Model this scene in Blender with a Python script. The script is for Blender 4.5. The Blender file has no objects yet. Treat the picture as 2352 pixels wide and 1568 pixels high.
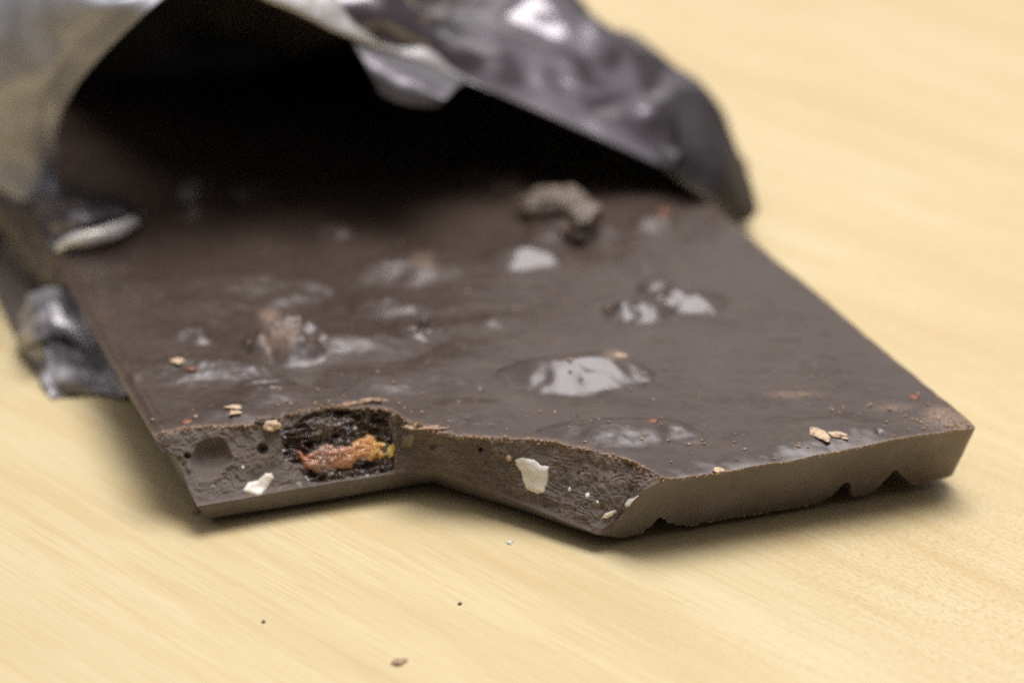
import bpy, math, random
import numpy as np
from mathutils import Vector
from mathutils.geometry import tessellate_polygon

# ------------------------------------------------------------------ camera, world, light
MM = 0.001
FOC = 6350.0                       # focal length in pixels of a 2352 px wide frame
TH = math.radians(23.8)
CAM = np.array([-3.519, -271.213, 142.946])
FW = np.array([0, math.cos(TH), -math.sin(TH)]); RT = np.array([1.0, 0, 0]); UP = np.cross(RT, FW)
sc = bpy.context.scene
COL = sc.collection
cam = bpy.data.cameras.new('camera'); cam_o = bpy.data.objects.new('camera', cam); COL.objects.link(cam_o)
cam_o.location = CAM * MM; cam_o.rotation_euler = (math.radians(90) - TH, 0, 0)
cam.sensor_width = 36; cam.lens = FOC / 2352 * 36
cam.clip_start = 0.005; cam.clip_end = 20
cam.dof.use_dof = True; cam.dof.focus_distance = 0.298; cam.dof.aperture_fstop = 12.0
cam.dof.aperture_blades = 7
sc.camera = cam_o
world = bpy.data.worlds.new('World'); sc.world = world; world.use_nodes = True
bg = world.node_tree.nodes['Background']
bg.inputs[0].default_value = (0.92, 0.90, 1.0, 1); bg.inputs[1].default_value = 0.09

def area(name, loc, target, size, size_y, power, color):
    l = bpy.data.lights.new(name, 'AREA'); l.shape = 'RECTANGLE'; l.size = size; l.size_y = size_y
    l.energy = power; l.color = color
    o = bpy.data.objects.new(name, l); COL.objects.link(o); o.location = loc
    o.rotation_euler = (Vector(target) - Vector(loc)).to_track_quat('-Z', 'Y').to_euler()
    return o
area('ceiling_lamp', (0.12, 0.16, 0.92), (0, 0.03, 0), 0.62, 0.58, 11.9, (1.0, 0.965, 0.98))
area('ceiling_bounce', (0.0, 0.35, 2.2), (0, 0.35, 0), 5.2, 3.6, 36.0, (0.97, 0.95, 1.0))
area('window_light', (-0.1, 2.4, 1.15), (0, 0.05, 0), 2.6, 1.3, 7.5, (1.0, 0.96, 0.95))

sc.render.engine = 'CYCLES'
sc.view_settings.view_transform = 'Standard'; sc.view_settings.look = 'None'
sc.view_settings.exposure = 0.04; sc.view_settings.gamma = 1.0
sc.cycles.use_denoising = False

# ------------------------------------------------------------------ geometry helpers
AL = math.radians(20.0)
E1 = np.array([math.cos(AL), math.sin(AL), 0]); E2 = np.array([-math.sin(AL), math.cos(AL), 0])
ORI = np.array([-33.089, -22.343, 0.0])           # front-left corner of the bar's rectangle
ZT, ZB, KD = 9.5, 1.0, 0.53
WID, VB = 87.1, 165.0

def ray(x, y):
    return FW + RT * ((x - 1176) / FOC) - UP * ((y - 784) / FOC)
def un(x, y, z):
    d = ray(x, y); return CAM + d * ((z - CAM[2]) / d[2])
def loc(p):
    d = np.asarray(p) - ORI
    return np.stack([d @ E1, d @ E2, np.asarray(p)[..., 2]], -1)
def wld(u, v, z):
    u, v, z = np.broadcast_arrays(np.asarray(u, float), np.asarray(v, float), np.asarray(z, float))
    p = ORI + u[..., None] * E1 + v[..., None] * E2
    p[..., 2] = z
    return p
def proj(p):
    d = p - CAM; w = d @ FW
    return 1176 + FOC * (d @ RT) / w, 784 - FOC * (d @ UP) / w

def _h(ix, iy, iz, seed):
    n = (ix.astype(np.int64) * 374761393 + iy.astype(np.int64) * 668265263 + iz.astype(np.int64) * 2147483647 + seed * 974634777) & 0xffffffff
    n = ((n ^ (n >> 13)) * 1274126177) & 0xffffffff
    n = ((n ^ (n >> 16)) * 2246822519) & 0xffffffff
    return ((n ^ (n >> 15)) & 0xffffff) / 8388607.5 - 1.0
def noise(x, y, z=0.0, seed=0):
    x, y, z = np.broadcast_arrays(np.asarray(x, float), np.asarray(y, float), np.asarray(z, float))
    xi, yi, zi = np.floor(x), np.floor(y), np.floor(z)
    f = [a - b for a, b in ((x, xi), (y, yi), (z, zi))]
    f = [t * t * t * (t * (t * 6 - 15) + 10) for t in f]
    r = 0
    for a in (0, 1):
        for b in (0, 1):
            for c in (0, 1):
                r = r + (f[0] if a else 1 - f[0]) * (f[1] if b else 1 - f[1]) * (f[2] if c else 1 - f[2]) * _h(xi + a, yi + b, zi + c, seed)
    return r
def fbm(x, y, z=0.0, seed=0, o=4, g=0.5):
    r = 0; a = 1.0
    for i in range(o):
        r = r + a * noise(x * 2.03 ** i, y * 2.03 ** i, np.asarray(z) * 2.03 ** i, seed + i * 7); a *= g
    return r
def sst(x, a, b):
    t = np.clip((x - a) / (b - a), 0, 1); return t * t * (3 - 2 * t)

def mesh_obj(name, verts, faces, mat, parent=None, smooth=True, attrs=None):
    me = bpy.data.meshes.new(name)
    verts = np.asarray(verts, np.float32) * MM
    if isinstance(faces, np.ndarray):
        k = faces.shape[1]
        me.vertices.add(len(verts)); me.vertices.foreach_set('co', verts.ravel())
        me.loops.add(faces.size); me.loops.foreach_set('vertex_index', faces.astype(np.int32).ravel())
        me.polygons.add(len(faces)); me.polygons.foreach_set('loop_start', np.arange(0, faces.size, k, dtype=np.int32))
        me.polygons.foreach_set('loop_total', np.full(len(faces), k, np.int32))
        me.update(calc_edges=True)
    else:
        me.from_pydata(verts.tolist(), [], faces); me.update()
    me.polygons.foreach_set('use_smooth', [smooth] * len(me.polygons))
    for k, a in (attrs or {}).items():
        at = me.attributes.new(k, 'FLOAT', 'POINT'); at.data.foreach_set('value', np.asarray(a, np.float32).ravel())
    for m in (mat if isinstance(mat, (list, tuple)) else [mat]): me.materials.append(m)
    me.validate()
    o = bpy.data.objects.new(name, me); COL.objects.link(o)
    if parent: o.parent = parent
    return o
def gridfaces(n, m, mask=None, flip=False):
    i, j = np.meshgrid(np.arange(n - 1), np.arange(m - 1), indexing='ij')
    a = i * m + j
    f = np.stack([a, a + 1, a + m + 1, a + m], -1)
    if flip: f = f[..., ::-1]
    return f.reshape(-1, 4) if mask is None else f[mask]
def grid_obj(name, P, mat, parent=None, flip=False, attrs=None, solid=0, smooth=True):
    o = mesh_obj(name, P.reshape(-1, 3), gridfaces(P.shape[0], P.shape[1], flip=flip), mat, parent, smooth=smooth, attrs=attrs)
    if solid:
        s = o.modifiers.new('thickness', 'SOLIDIFY'); s.thickness = solid * MM; s.offset = 0
    return o
def tag(o, label=None, cat=None, group=None, kind=None):
    for k, v in (('label', label), ('category', cat), ('group', group), ('kind', kind)):
        if v: o[k] = v
    return o
def empty(name, locmm, label, cat):
    o = bpy.data.objects.new(name, None); COL.objects.link(o); o.empty_display_size = 0.01
    tag(o, label, cat); return o

_ico = {}
def ico(sub):
    if sub not in _ico:
        import bmesh
        bm = bmesh.new(); bmesh.ops.create_icosphere(bm, subdivisions=sub, radius=1)
        v = np.array([x.co[:] for x in bm.verts]); f = np.array([[q.index for q in x.verts] for x in bm.faces]); bm.free()
        _ico[sub] = (v, f)
    return _ico[sub]
def blob(c, r, sub=3, amp=0.25, freq=1.2, seed=0, rotz=0.0, power=1.0, facet=0):
    v, f = ico(sub); v = v.copy()
    if facet:                                     # chop with random planes for a broken look
        rs = np.random.RandomState(seed)
        for _ in range(facet):
            n = rs.normal(size=3); n /= np.linalg.norm(n); d = rs.uniform(0.55, 0.8)
            s = v @ n; v = v - np.where(s > d, s - d, 0)[:, None] * n
    n = v / np.linalg.norm(v, axis=1, keepdims=True)
    v = v + n * (amp * fbm(v[:, 0] * freq + seed, v[:, 1] * freq, v[:, 2] * freq, seed, 4))[:, None]
    v = v * np.array(r)
    cz, sz = math.cos(rotz), math.sin(rotz)
    v = np.stack([v[:, 0] * cz - v[:, 1] * sz, v[:, 0] * sz + v[:, 1] * cz, v[:, 2]], -1)
    return v + np.asarray(c), f

# ------------------------------------------------------------------ material helpers
class M:
    def __init__(s, name):
        s.m = bpy.data.materials.new(name); s.m.use_nodes = True
        s.nt = s.m.node_tree; s.b = s.nt.nodes['Principled BSDF']
    def n(s, t, **kw):
        x = s.nt.nodes.new(t)
        for k, v in kw.items():
            if k in x.inputs.keys(): s.put(x.inputs[k], v)
            else: setattr(x, k, v)
        return x
    def put(s, sock, v):
        if isinstance(v, bpy.types.NodeSocket): s.nt.links.new(v, sock)
        elif isinstance(v, bpy.types.Node): s.nt.links.new(v.outputs[0], sock)
        else: sock.default_value = v
    def set(s, **kw):
        for k, v in kw.items(): s.put(s.b.inputs[k.replace('_', ' ')], v)
        return s
    def coord(s, scale=(1, 1, 1), rot=0.0, locn=(0, 0, 0)):
        t = s.n('ShaderNodeTexCoord'); mp = s.n('ShaderNodeMapping')
        s.nt.links.new(t.outputs['Object'], mp.inputs[0])
        mp.inputs['Scale'].default_value = [q * 1000 for q in scale]; mp.inputs['Rotation'].default_value = (0, 0, rot)
        mp.inputs['Location'].default_value = locn
        return mp.outputs[0]
    def noise(s, vec, scale, detail=4, rough=0.55, dist=0.0):
        x = s.n('ShaderNodeTexNoise'); s.put(x.inputs['Vector'], vec); x.inputs['Scale'].default_value = scale
        x.inputs['Detail'].default_value = detail; x.inputs['Roughness'].default_value = rough; x.inputs['Distortion'].default_value = dist
        return x.outputs[0]
    def ramp(s, fac, stops):
        x = s.n('ShaderNodeValToRGB'); s.put(x.inputs[0], fac); e = x.color_ramp.elements
        while len(e) < len(stops): e.new(0.5)
        for q, (p, c) in zip(e, stops):
            q.position = p; q.color = (c, c, c, 1) if isinstance(c, (int, float)) else (*c, 1)
        return x.outputs[0]
    def mix(s, fac, a, b, mode='MIX'):
        x = s.n('ShaderNodeMix'); x.data_type = 'RGBA'; x.blend_type = mode
        s.put(x.inputs[0], fac)
        for q, v in ((x.inputs[6], a), (x.inputs[7], b)):
            s.put(q, (*v, 1) if isinstance(v, tuple) and len(v) == 3 else v)
        return x.outputs[2]
    def math(s, op, a, b=0.0, clamp=False):
        x = s.n('ShaderNodeMath'); x.operation = op; x.use_clamp = clamp; s.put(x.inputs[0], a); s.put(x.inputs[1], b); return x.outputs[0]
    def bump(s, h, strength, dist):
        x = s.n('ShaderNodeBump'); s.put(x.inputs['Height'], h); x.inputs['Strength'].default_value = strength
        x.inputs['Distance'].default_value = dist * MM; s.put(s.b.inputs['Normal'], x.outputs[0]); return x
    def attr(s, name):
        x = s.n('ShaderNodeAttribute'); x.attribute_name = name; return x.outputs['Fac']

# chocolate, moulded or poured surface: satin gloss with bloom and dust
def chocolate(name, base, r0, r1, scale=1.0, dust=0.5, spec=0.5, broken=False):
    m = M(name); c = m.coord()
    big = m.noise(c, 0.12, 3); mid = m.noise(c, 0.9, 5, 0.6); fine = m.noise(c, 7.0, 4, 0.7)
    col = m.mix(m.ramp(big, [(0.3, 0.0), (0.7, 1.0)]), tuple(q * 0.82 for q in base), tuple(q * 1.18 for q in base))
    col = m.mix(m.math('MULTIPLY', m.ramp(mid, [(0.45, 0.0), (0.8, 1.0)]), 0.5), col, (base[0] * 1.7, base[1] * 1.55, base[2] * 1.4))
    bl = m.ramp(m.noise(c, 0.16, 4, 0.6, 0.8), [(0.45, 0.0), (0.75, 0.35)])
    col = m.mix(bl, col, (base[0] * 1.75, base[1] * 2.0, base[2] * 2.2))
    speck = m.ramp(m.noise(c, 2.6, 3, 0.75), [(0.70, 0.0), (0.76, 1.0)])
    col = m.mix(m.math('MULTIPLY', speck, dust), col, (0.22, 0.145, 0.10))
    sf = m.attr('scuff')
    scn = m.ramp(m.noise(c, 3.2, 5, 0.7), [(0.38, 0.0), (0.56, 1.0)])
    scm = m.math('MULTIPLY', sf, scn, True)
    col = m.mix(scm, col, (0.27, 0.185, 0.13))
    rg = m.ramp(mid, [(0.3, r0), (0.75, r1)])
    rg = m.mix(scm, rg, (0.75, 0.75, 0.75)); rg = m.mix(m.attr('gloss'), rg, (0.3, 0.3, 0.3) if broken else (0.25, 0.25, 0.25))
    m.set(Base_Color=col, Roughness=rg, Specular_IOR_Level=spec, IOR=1.48)
    hh = m.math('ADD', m.math('MULTIPLY', mid, 0.5), m.math('MULTIPLY', fine, 0.5 if not broken else 1.2))
    m.bump(hh, 0.5 if not broken else 0.95, 0.035 if not broken else 0.20)
    return m.m
mat_top = chocolate('poured_chocolate', (0.058, 0.040, 0.031), 0.25, 0.40, dust=0.35)
mat_wall = chocolate('moulded_chocolate', (0.112, 0.097, 0.088), 0.38, 0.50, dust=0.35)
mat_brk = chocolate('broken_chocolate', (0.150, 0.122, 0.104), 0.48, 0.70, dust=1.0, spec=0.45, broken=True)

def simple(name, col, rough, sub=0.0, subr=(1, .5, .3), var=0.2, scale=1.5, bump=0.1, spec=0.5, bs=3.0, trans=0.0):
    m = M(name); c = m.coord(); nz = m.noise(c, scale, 4, 0.6)
    cc = m.mix(m.ramp(nz, [(0.3, 0.0), (0.7, 1.0)]), tuple(q * (1 - var) for q in col), tuple(min(1, q * (1 + var)) for q in col))
    m.set(Base_Color=cc, Roughness=rough, Specular_IOR_Level=spec)
    if sub:
        m.set(Subsurface_Weight=sub, Subsurface_Radius=subr, Subsurface_Scale=0.0006)
    if trans: m.set(Transmission_Weight=trans)
    m.bump(m.noise(c, bs, 5, 0.65), 0.8, bump)
    return m.m
mat_nut = simple('nut_flesh', (0.68, 0.64, 0.54), 0.34, sub=0.5, var=0.05, bump=0.02)
mat_nutpale = simple('nut_under_chocolate', (0.19, 0.18, 0.13), 0.4, var=0.15)
mat_nutskin = simple('nut_skin', (0.54, 0.40, 0.25), 0.5, var=0.45, scale=2.5, bump=0.08)
mat_cocoa = simple('cocoa_crumb', (0.36, 0.235, 0.145), 0.7, var=0.5, scale=2.0, bump=0.1)
mat_reddish = simple('reddish_bit', (0.24, 0.085, 0.045), 0.5, var=0.4, scale=2.0)
mat_raisin = simple('dark_fruit_flesh', (0.050, 0.028, 0.017), 0.10, var=0.5, scale=1.2, bump=0.16, spec=1.0, bs=1.6)
mat_skinf = simple('fruit_skin', (0.15, 0.115, 0.085), 0.30, var=0.5, scale=1.3, bump=0.2)
def orange():
    m = M('orange_fruit_flesh'); c = m.coord()
    a = m.attr('along'); nz = m.noise(c, 1.6, 4, 0.6)
    t = m.math('ADD', a, m.math('MULTIPLY', m.math('SUBTRACT', nz, 0.5), 0.7))
    col = m.ramp(t, [(0.0, (0.36, 0.12, 0.04)), (0.25, (0.30, 0.18, 0.12)), (0.5, (0.42, 0.19, 0.09)), (0.75, (0.62, 0.33, 0.11)), (1.0, (0.80, 0.56, 0.13))])
    m.set(Base_Color=col, Roughness=0.16, Specular_IOR_Level=0.7, Subsurface_Weight=0.8, Subsurface_Radius=(1, .45, .12), Subsurface_Scale=0.0012)
    m.bump(m.noise(c, 2.4, 4, 0.6), 0.8, 0.2)
    return m.m
mat_orange = orange()

# ------------------------------------------------------------------ tabletop
def wood():
    m = M('maple_wood')
    rot = math.radians(47)
    c = m.coord((0.02, 1, 1), 0.0)
    # grain frame: x along the grain
    t = m.n('ShaderNodeTexCoord'); mp0 = m.n('ShaderNodeMapping'); m.nt.links.new(t.outputs['Object'], mp0.inputs[0])
    mp0.inputs['Rotation'].default_value = (0, 0, rot); mp0.inputs['Scale'].default_value = (1000, 1000, 1000)
    P = mp0.outputs[0]
    def sc_(vx, vy):
        q = m.n('ShaderNodeMapping'); m.nt.links.new(P, q.inputs[0]); q.inputs['Scale'].default_value = (vx, vy, 1); return q.outputs[0]
    warp = m.noise(sc_(0.008, 0.02), 1.0, 2)
    big = m.noise(sc_(0.012, 0.10), 1.0, 3, 0.5, 0.6)
    streak = m.noise(sc_(0.022, 0.42), 1.0, 4, 0.6, 0.5)
    fine = m.noise(sc_(0.07, 3.6), 1.0, 5, 0.72, 0.15)
    # short ray flecks across the grain, in patches
    fl = m.noise(sc_(1.35, 3.1), 1.0, 3, 0.6, 0.3)
    sx = m.n('ShaderNodeSeparateXYZ'); m.nt.links.new(t.outputs['Object'], sx.inputs[0])
    patch = m.ramp(m.math('ADD', m.math('MULTIPLY', sx.outputs[0], 12.0), m.noise(sc_(0.012, 0.03), 1.0, 2)), [(0.60, 0.06), (0.95, 1.0)])
    col = m.mix(m.ramp(big, [(0.3, 0.0), (0.7, 1.0)]), (0.655, 0.56, 0.335), (0.57, 0.465, 0.255))
    s1 = m.ramp(streak, [(0.50, 0.0), (0.64, 1.0)])
    col = m.mix(m.math('MULTIPLY', s1, 0.48), col, (0.56, 0.41, 0.20))
    f1 = m.ramp(fine, [(0.48, 0.0), (0.62, 1.0)])
    col = m.mix(m.math('MULTIPLY', f1, 0.55), col, (0.52, 0.38, 0.18))
    f2 = m.math('MULTIPLY', m.ramp(fl, [(0.50, 0.0), (0.66, 1.0)]), patch)
    col = m.mix(m.math('MULTIPLY', f2, 0.75), col, (0.48, 0.33, 0.15))
    col = m.mix(m.ramp(warp, [(0.3, 0.0), (0.8, 0.5)]), col, m.mix(1.0, col, (0.95, 0.9, 0.8), 'MULTIPLY'))
    m.set(Base_Color=col, Roughness=m.ramp(fine, [(0.2, 0.42), (0.8, 0.55)]), Specular_IOR_Level=0.4)
    m.bump(m.math('ADD', m.math('MULTIPLY', fl, 0.6), fine), 0.5, 0.06)
    return m.m
mat_wood = wood()
n = 40
gx, gy = np.meshgrid(np.linspace(-900, 900, n), np.linspace(-700, 1500, n), indexing='ij')
grid_obj('table_top', np.stack([gx, gy, np.zeros_like(gx)], -1), mat_wood, flip=True)
tag(bpy.data.objects['table_top'], kind='structure', label='pale maple wood tabletop with fine diagonal grain')

# ------------------------------------------------------------------ top of the bar
# bumps: px, py, half width mm, half depth mm, height mm, sharpness, roughness
BUMPS = [
 (1318, 860, 9.2, 5.6, 2.0, 1.0, 0.0), (1462, 718, 4.8, 3.6, 1.7, 1.0, 0.4), (1572, 693, 5.4, 3.8, 1.7, 1.0, 0.2), (1520, 665, 3.0, 3.4, 1.2, 1.0, 0.3),
 (1208, 600, 5.2, 3.6, 1.5, 1.0, 0.1), (1315, 535, 6.5, 6.0, 1.5, 1.0, 0.3), (925, 628, 8.2, 5.4, 1.45, 0.9, 0.12),
 (895, 712, 5.4, 4.4, 1.25, 0.9, 0.2), (965, 765, 3.9, 3.8, 2.0, 1.0, 0.75), (645, 790, 4.8, 5.2, 2.7, 1.5, 0.5),
 (690, 828, 3.4, 2.8, 1.3, 1.0, 0.05), (455, 858, 8.6, 5.6, 1.5, 0.9, 0.15), (440, 778, 2.6, 2.4, 1.1, 1.0, 0.1),
 (590, 665, 10.5, 6.5, 1.25, 1.0, 0.08), (800, 805, 9.5, 6.0, 1.35, 1.0, 0.03), (1130, 740, 3.2, 2.2, 0.7, 1.0, 0.1),
 (1465, 600, 3.4, 7.0, 0.9, 1.3, 0.3), (1425, 1000, 9.4, 4.8, 1.02, 1.0, 0.05), (1900, 985, 10.0, 4.0, 0.55, 1.4, 0.1),
 (1895, 835, 3.0, 3.0, 0.4, 1.3, 0.2), (1790, 805, 3.6, 3.0, 0.4, 1.3, 0.2), (460, 440, 3.4, 4.0, 1.9, 1.0, 0.1),
 (440, 490, 2.0, 2.6, 1.2, 1.0, 0.1), (770, 536, 2.8, 3.0, 1.1, 1.0, 0.1), (1095, 405, 4.0, 4.0, 1.6, 1.0, 0.3), (1165, 425, 3.4, 3.6, 1.6, 1.0, 0.3),
 (1500, 520, 3.6, 4.0, 1.1, 1.0, 0.2), (590, 445, 3.4, 4.0, 1.2, 1.0, 0.1), (540, 955, 5.0, 3.2, 0.7, 1.0, 0.1),
 (625, 918, 6.8, 3.2, 0.8, 1.0, 0.03), (860, 880, 8.0, 5.0, 0.9, 1.2, 0.1), (1040, 850, 8, 7, 0.5, 1.6, 0.05), (1700, 900, 9, 7, 0.5, 1.6, 0.05), (1090, 950, 7, 4, 0.5, 1.6, 0.05), (480, 705, 6, 5, 0.8, 1, .1), (1400, 1060, 6, 3, 0.3, 1, .1)]
BW = []
for px, py, rx, ry, h, p, ro in BUMPS:
    q = un(px, py, ZT + h * 0.4); BW.append((q[0], q[1], rx, ry, h, p, ro))
BW.append((*un(775, 985, 10.0)[:2], 7.0, 6.6, 1.55, 1.0, 0.05))     # over the fruit, at the fracture
def height(u, v):
    P = wld(u, v, 0); x, y = P[..., 0], P[..., 1]
    z = 0.30 + 0.28 * fbm(x * 0.07, y * 0.07, 0, 3, 2) * (0.25 + 0.75 * sst(WID - u, 0, 9)) + 0.10 * fbm(x * 0.26, y * 0.35, 0, 9, 3)
    z = z + 0.006 * fbm(x * 2.2, y * 2.2, 0, 19, 2)
    wx = x + 0.6 * fbm(x * 0.28, y * 0.28, 0, 31, 2); wy = y + 0.6 * fbm(x * 0.28, y * 0.28, 0, 37, 2)
    for i, (bx, by, rx, ry, h, p, ro) in enumerate(BW):
        a = (wx - bx) / rx; b = (wy - by) / ry
        r2 = a * a + b * b
        if h < 1.0: s = np.exp(-r2 * 2.0)
        else:                                                      # long front slope, crest towards the back, like a nut lying aslant
            ca = np.sqrt(np.clip(1 - a * a, 0, 1)); bb = b / np.maximum(ca, 0.05)
            tf = np.clip((bb + 1) / 1.40, 0, 1)
            s = (0.30 * tf + 0.70 * tf * tf * (3 - 2 * tf)) * sst(1 - bb, 0.0, 0.95) * ca ** 1.7
            s = s * (1 - ro * 0.4 * np.abs(fbm(x * 0.55 + i, y * 0.55, 0, 51 + i, 3)) * 1.6)
        if ro > 0.55:                                              # a raised lump with steep broken sides
            rid = 1 - np.abs(noise(x * 0.38 + 3.1 * i, y * 0.32, 0, 77 + i)) * 2.0
            s = s * (0.55 + 0.6 * np.clip(rid, -0.4, 1))
        h = h * 1.28 if h > 1.0 else h
        z = z + h * s + 0.14 * h * np.exp(-r2 * 0.8)
    # crescent left by a nut just under the surface
    q = un(622, 903, ZT); a = (x - q[0]) / 3.1; b = (y - q[1]) / 1.9; r = np.sqrt(a * a + b * b)
    z = z + 0.22 * np.exp(-((r - 1) / 0.13) ** 2) - 0.18 * np.clip(1 - r * r, 0, 1)
    # shallow pin holes
    for px, py in ((1548, 985), (2020, 1003), (1320, 962), (1103, 905)):
        q = un(px, py, ZT); z = z - 0.3 * np.exp(-(((x - q[0]) / 0.28) ** 2 + ((y - q[1]) / 0.4) ** 2))
    # edges roll off
    d = np.clip(u, 0, 3); z = z - 0.60 * (1 - d / 3) ** 2 + 0.35 * np.exp(-((u - 0.9) / 0.6) ** 2)
    d = np.clip(WID - u, 0, 1.6); z = z - 0.5 * (1 - d / 1.6) ** 2
    fr = sst(u, 47.0, 51.0)
    d = np.clip(v, 0, 3.4); z = z - fr * 0.62 * (1 - 0.45 * sst(u, 68, 80)) * (1 - d / 3.4) ** 2
    return ZT + z
TK = np.array([(0, 29.6), (2.0, 29.2), (5.4, 28.6), (9, 27.6), (12.5, 26.6), (13.6, 27.0), (14.6, 28.0), (17, 27.7), (19.4, 27.3), (22, 27.1), (24.3, 26.9), (25.9, 26.2), (26.6, 25.2), (27.2, 22.4),
               (29.3, 19.1), (31.5, 17.4), (33.5, 16.2), (36, 14.8), (38.9, 12.9), (41.3, 10.9), (43.4, 8.6), (45.3, 6.5), (46.9, 4.4), (48.0, 2.0), (48.7, 0.25)])
def vfront(u):
    v = np.interp(u, TK[:, 0], TK[:, 1])
    w = np.clip((48.4 - u) / 3, 0, 1) * sst(u, -0.1, 0.6)
    v = v + w * (0.22 * fbm(u * 1.3, 0 * u + 3, 0, 5, 4))
    v = np.where(u > 48.7, 0.12, v)
    cr = np.clip((u - (WID - 1.4)) / 1.4, 0, 1)
    return v + 1.1 * (1 - np.sqrt(np.clip(1 - cr ** 2, 0, 1)))
usl = np.unique(np.concatenate([np.linspace(0, 1.6, 12), np.linspace(1.6, 49, 265), np.linspace(49, 84, 150), np.linspace(84, WID, 24)]))
tv = np.concatenate([np.linspace(0, 0.02, 14)[:-1], 0.02 + 0.98 * np.linspace(0, 1, 420) ** 1.55])
U, T = np.meshgrid(usl, tv, indexing='ij')
VF = vfront(U); V = VF + (VB - VF) * T
Z = height(U, V)
Ptop = wld(U, V, Z)
scuff = np.zeros_like(U)
dfr = V - VF
scuff += (U < 48.5) * np.exp(-dfr / 0.5) * 1.1
scuff += (U >= 48.5) * np.exp(-dfr / 0.16) * 0.75
pxs, pys = proj(Ptop)
def dab(cx, cy, rx, ry, a=1.0):
    return a * np.exp(-(((pxs - cx) / rx) ** 2 + ((pys - cy) / ry) ** 2) ** 1.5)
scuff += dab(2190, 965, 70, 22, 0.9) + dab(2155, 945, 30, 16, 0.7) + dab(640, 770, 45, 40, 1.1) + dab(618, 722, 22, 14, 0.9)
scuff += dab(1410, 815, 26, 12, 0.8) + dab(2230, 985, 26, 22, 0.8) + dab(1240, 450, 60, 30, .6) + dab(970, 600, 30, 20, 0.5) + dab(2050, 935, 50, 10, .5) + dab(1820, 905, 60, 8, .5)
scuff += 0.4 * np.exp(-U / 0.5) * (V < 90) + 0.6 * np.exp(-(WID - U) / 0.5)
scuff = np.clip(scuff, 0, 1)
bar = empty('chocolate_bar', (0, 0, 0), 'dark chocolate bar with lumpy top and broken front, half out of its black wrapper', 'chocolate bar')
gl = dab(1318, 855, 150, 60) + dab(1462, 720, 70, 45) + dab(1575, 690, 75, 45) + dab(1208, 600, 70, 40) + dab(965, 765, 70, 45) + dab(1330, 545, 60, 40) + 0.6 * dab(450, 440, 70, 70)
top_o = grid_obj('top_face', Ptop, mat_top, bar, flip=True, attrs={'scuff': scuff, 'gloss': np.clip(gl, 0, 0.8)})

# ------------------------------------------------------------------ broken face and left side
SK = [ # top u,v ; mid u,v,z ; bottom u,v
 (0.0, 29.6, 2.7, 22.4, 3.6, 4.5, 24.2), (5.4, 28.6, 7.0, 22.5, 3.6, 8.6, 24.2), (12.5, 26.6, 13.0, 22.8, 3.6, 14.0, 24.2),
 (14.6, 28.0, 15.4, 22.8, 3.6, 16.3, 24.2), (19.4, 27.3, 19.2, 22.9, 3.6, 20.2, 24.2), (24.3, 26.9, 24.0, 22.8, 3.6, 25.0, 24.4),
 (26.6, 25.2, 26.4, 22.6, 3.7, 27.6, 24.5), (27.2, 22.4, 27.6, 22.3, 3.7, 28.6, 24.5), (29.3, 19.1, 30.2, 20.3, 4.0, 30.8, 24.0), (33.5, 16.2, 33.6, 16.6, 3.4, 34.0, 19.5),
 (38.9, 12.9, 37.2, 11.6, 3.0, 37.9, 14.2), (43.4, 8.6, 40.4, 6.8, 2.6, 41.3, 8.8), (46.9, 4.4, 42.7, 3.6, 2.3, 43.7, 5.6), (48.7, 0.12, 44.5, 3.75, 2.4, 45.3, 4.6)]
SK = np.array(SK)
ns, nt = 900, 120
cs = np.concatenate([[0], np.cumsum(np.hypot(np.diff(SK[:, 0]), np.diff(SK[:, 1])) * 0.5 + np.hypot(np.diff(SK[:, 2]), np.diff(SK[:, 3])) * 0.5)])
ss = np.linspace(0, cs[-1], ns)
K = np.stack([np.interp(ss, cs, SK[:, k]) for k in range(7)], -1)
# soften the corners of mid and bottom paths
ker = np.hanning(21); ker /= ker.sum()
for k in (2, 3, 4, 5, 6):
    a = np.pad(K[:, k], 10, mode='edge'); K[:, k] = np.where((ss > 1.2) & (ss < cs[-1] - 0.8), np.convolve(a, ker, 'valid'), K[:, k])
tt = np.concatenate([np.linspace(0, 0.28, 20)[:-1], np.linspace(0.28, 1, nt - 19)])
S2, T2 = np.meshgrid(ss, tt, indexing='ij')
topu = K[:, 0][:, None]; topn = (vfront(K[:, 0]) - K[:, 1])[:, None]; topv = K[:, 1][:, None] + topn * np.clip((T2 - 0.8) / 0.2, 0, 1) ** 2; topz = height(topu, vfront(topu))
fa = np.clip(T2 / 0.28, 0, 1); fb = np.clip((T2 - 0.28) / 0.72, 0, 1)
gu = K[:, 5:6] * (1 - fa) + K[:, 2:3] * fa; gu = gu * (1 - fb) + topu * fb
gv = K[:, 6:7] * (1 - fa) + K[:, 3:4] * fa
curv = fb ** 0.75
gv = gv * (1 - curv) + topv * curv
gz = ZB * (1 - fa) + K[:, 4:5] * fa; gz = gz * (1 - fb) + topz * fb
# left column follows the moulded profile with its lip
prof_z = [1.0, 3.6, 7.5, 8.0, 9.0, 9.6]; prof_u = [4.5, 2.8, 1.9, 0.45, 0.0, 0.0]
w0 = np.exp(-(S2 / 1.8) ** 2)
gu = gu + w0 * (np.interp(gz, prof_z, prof_u) - gu[0:1, :])
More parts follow.
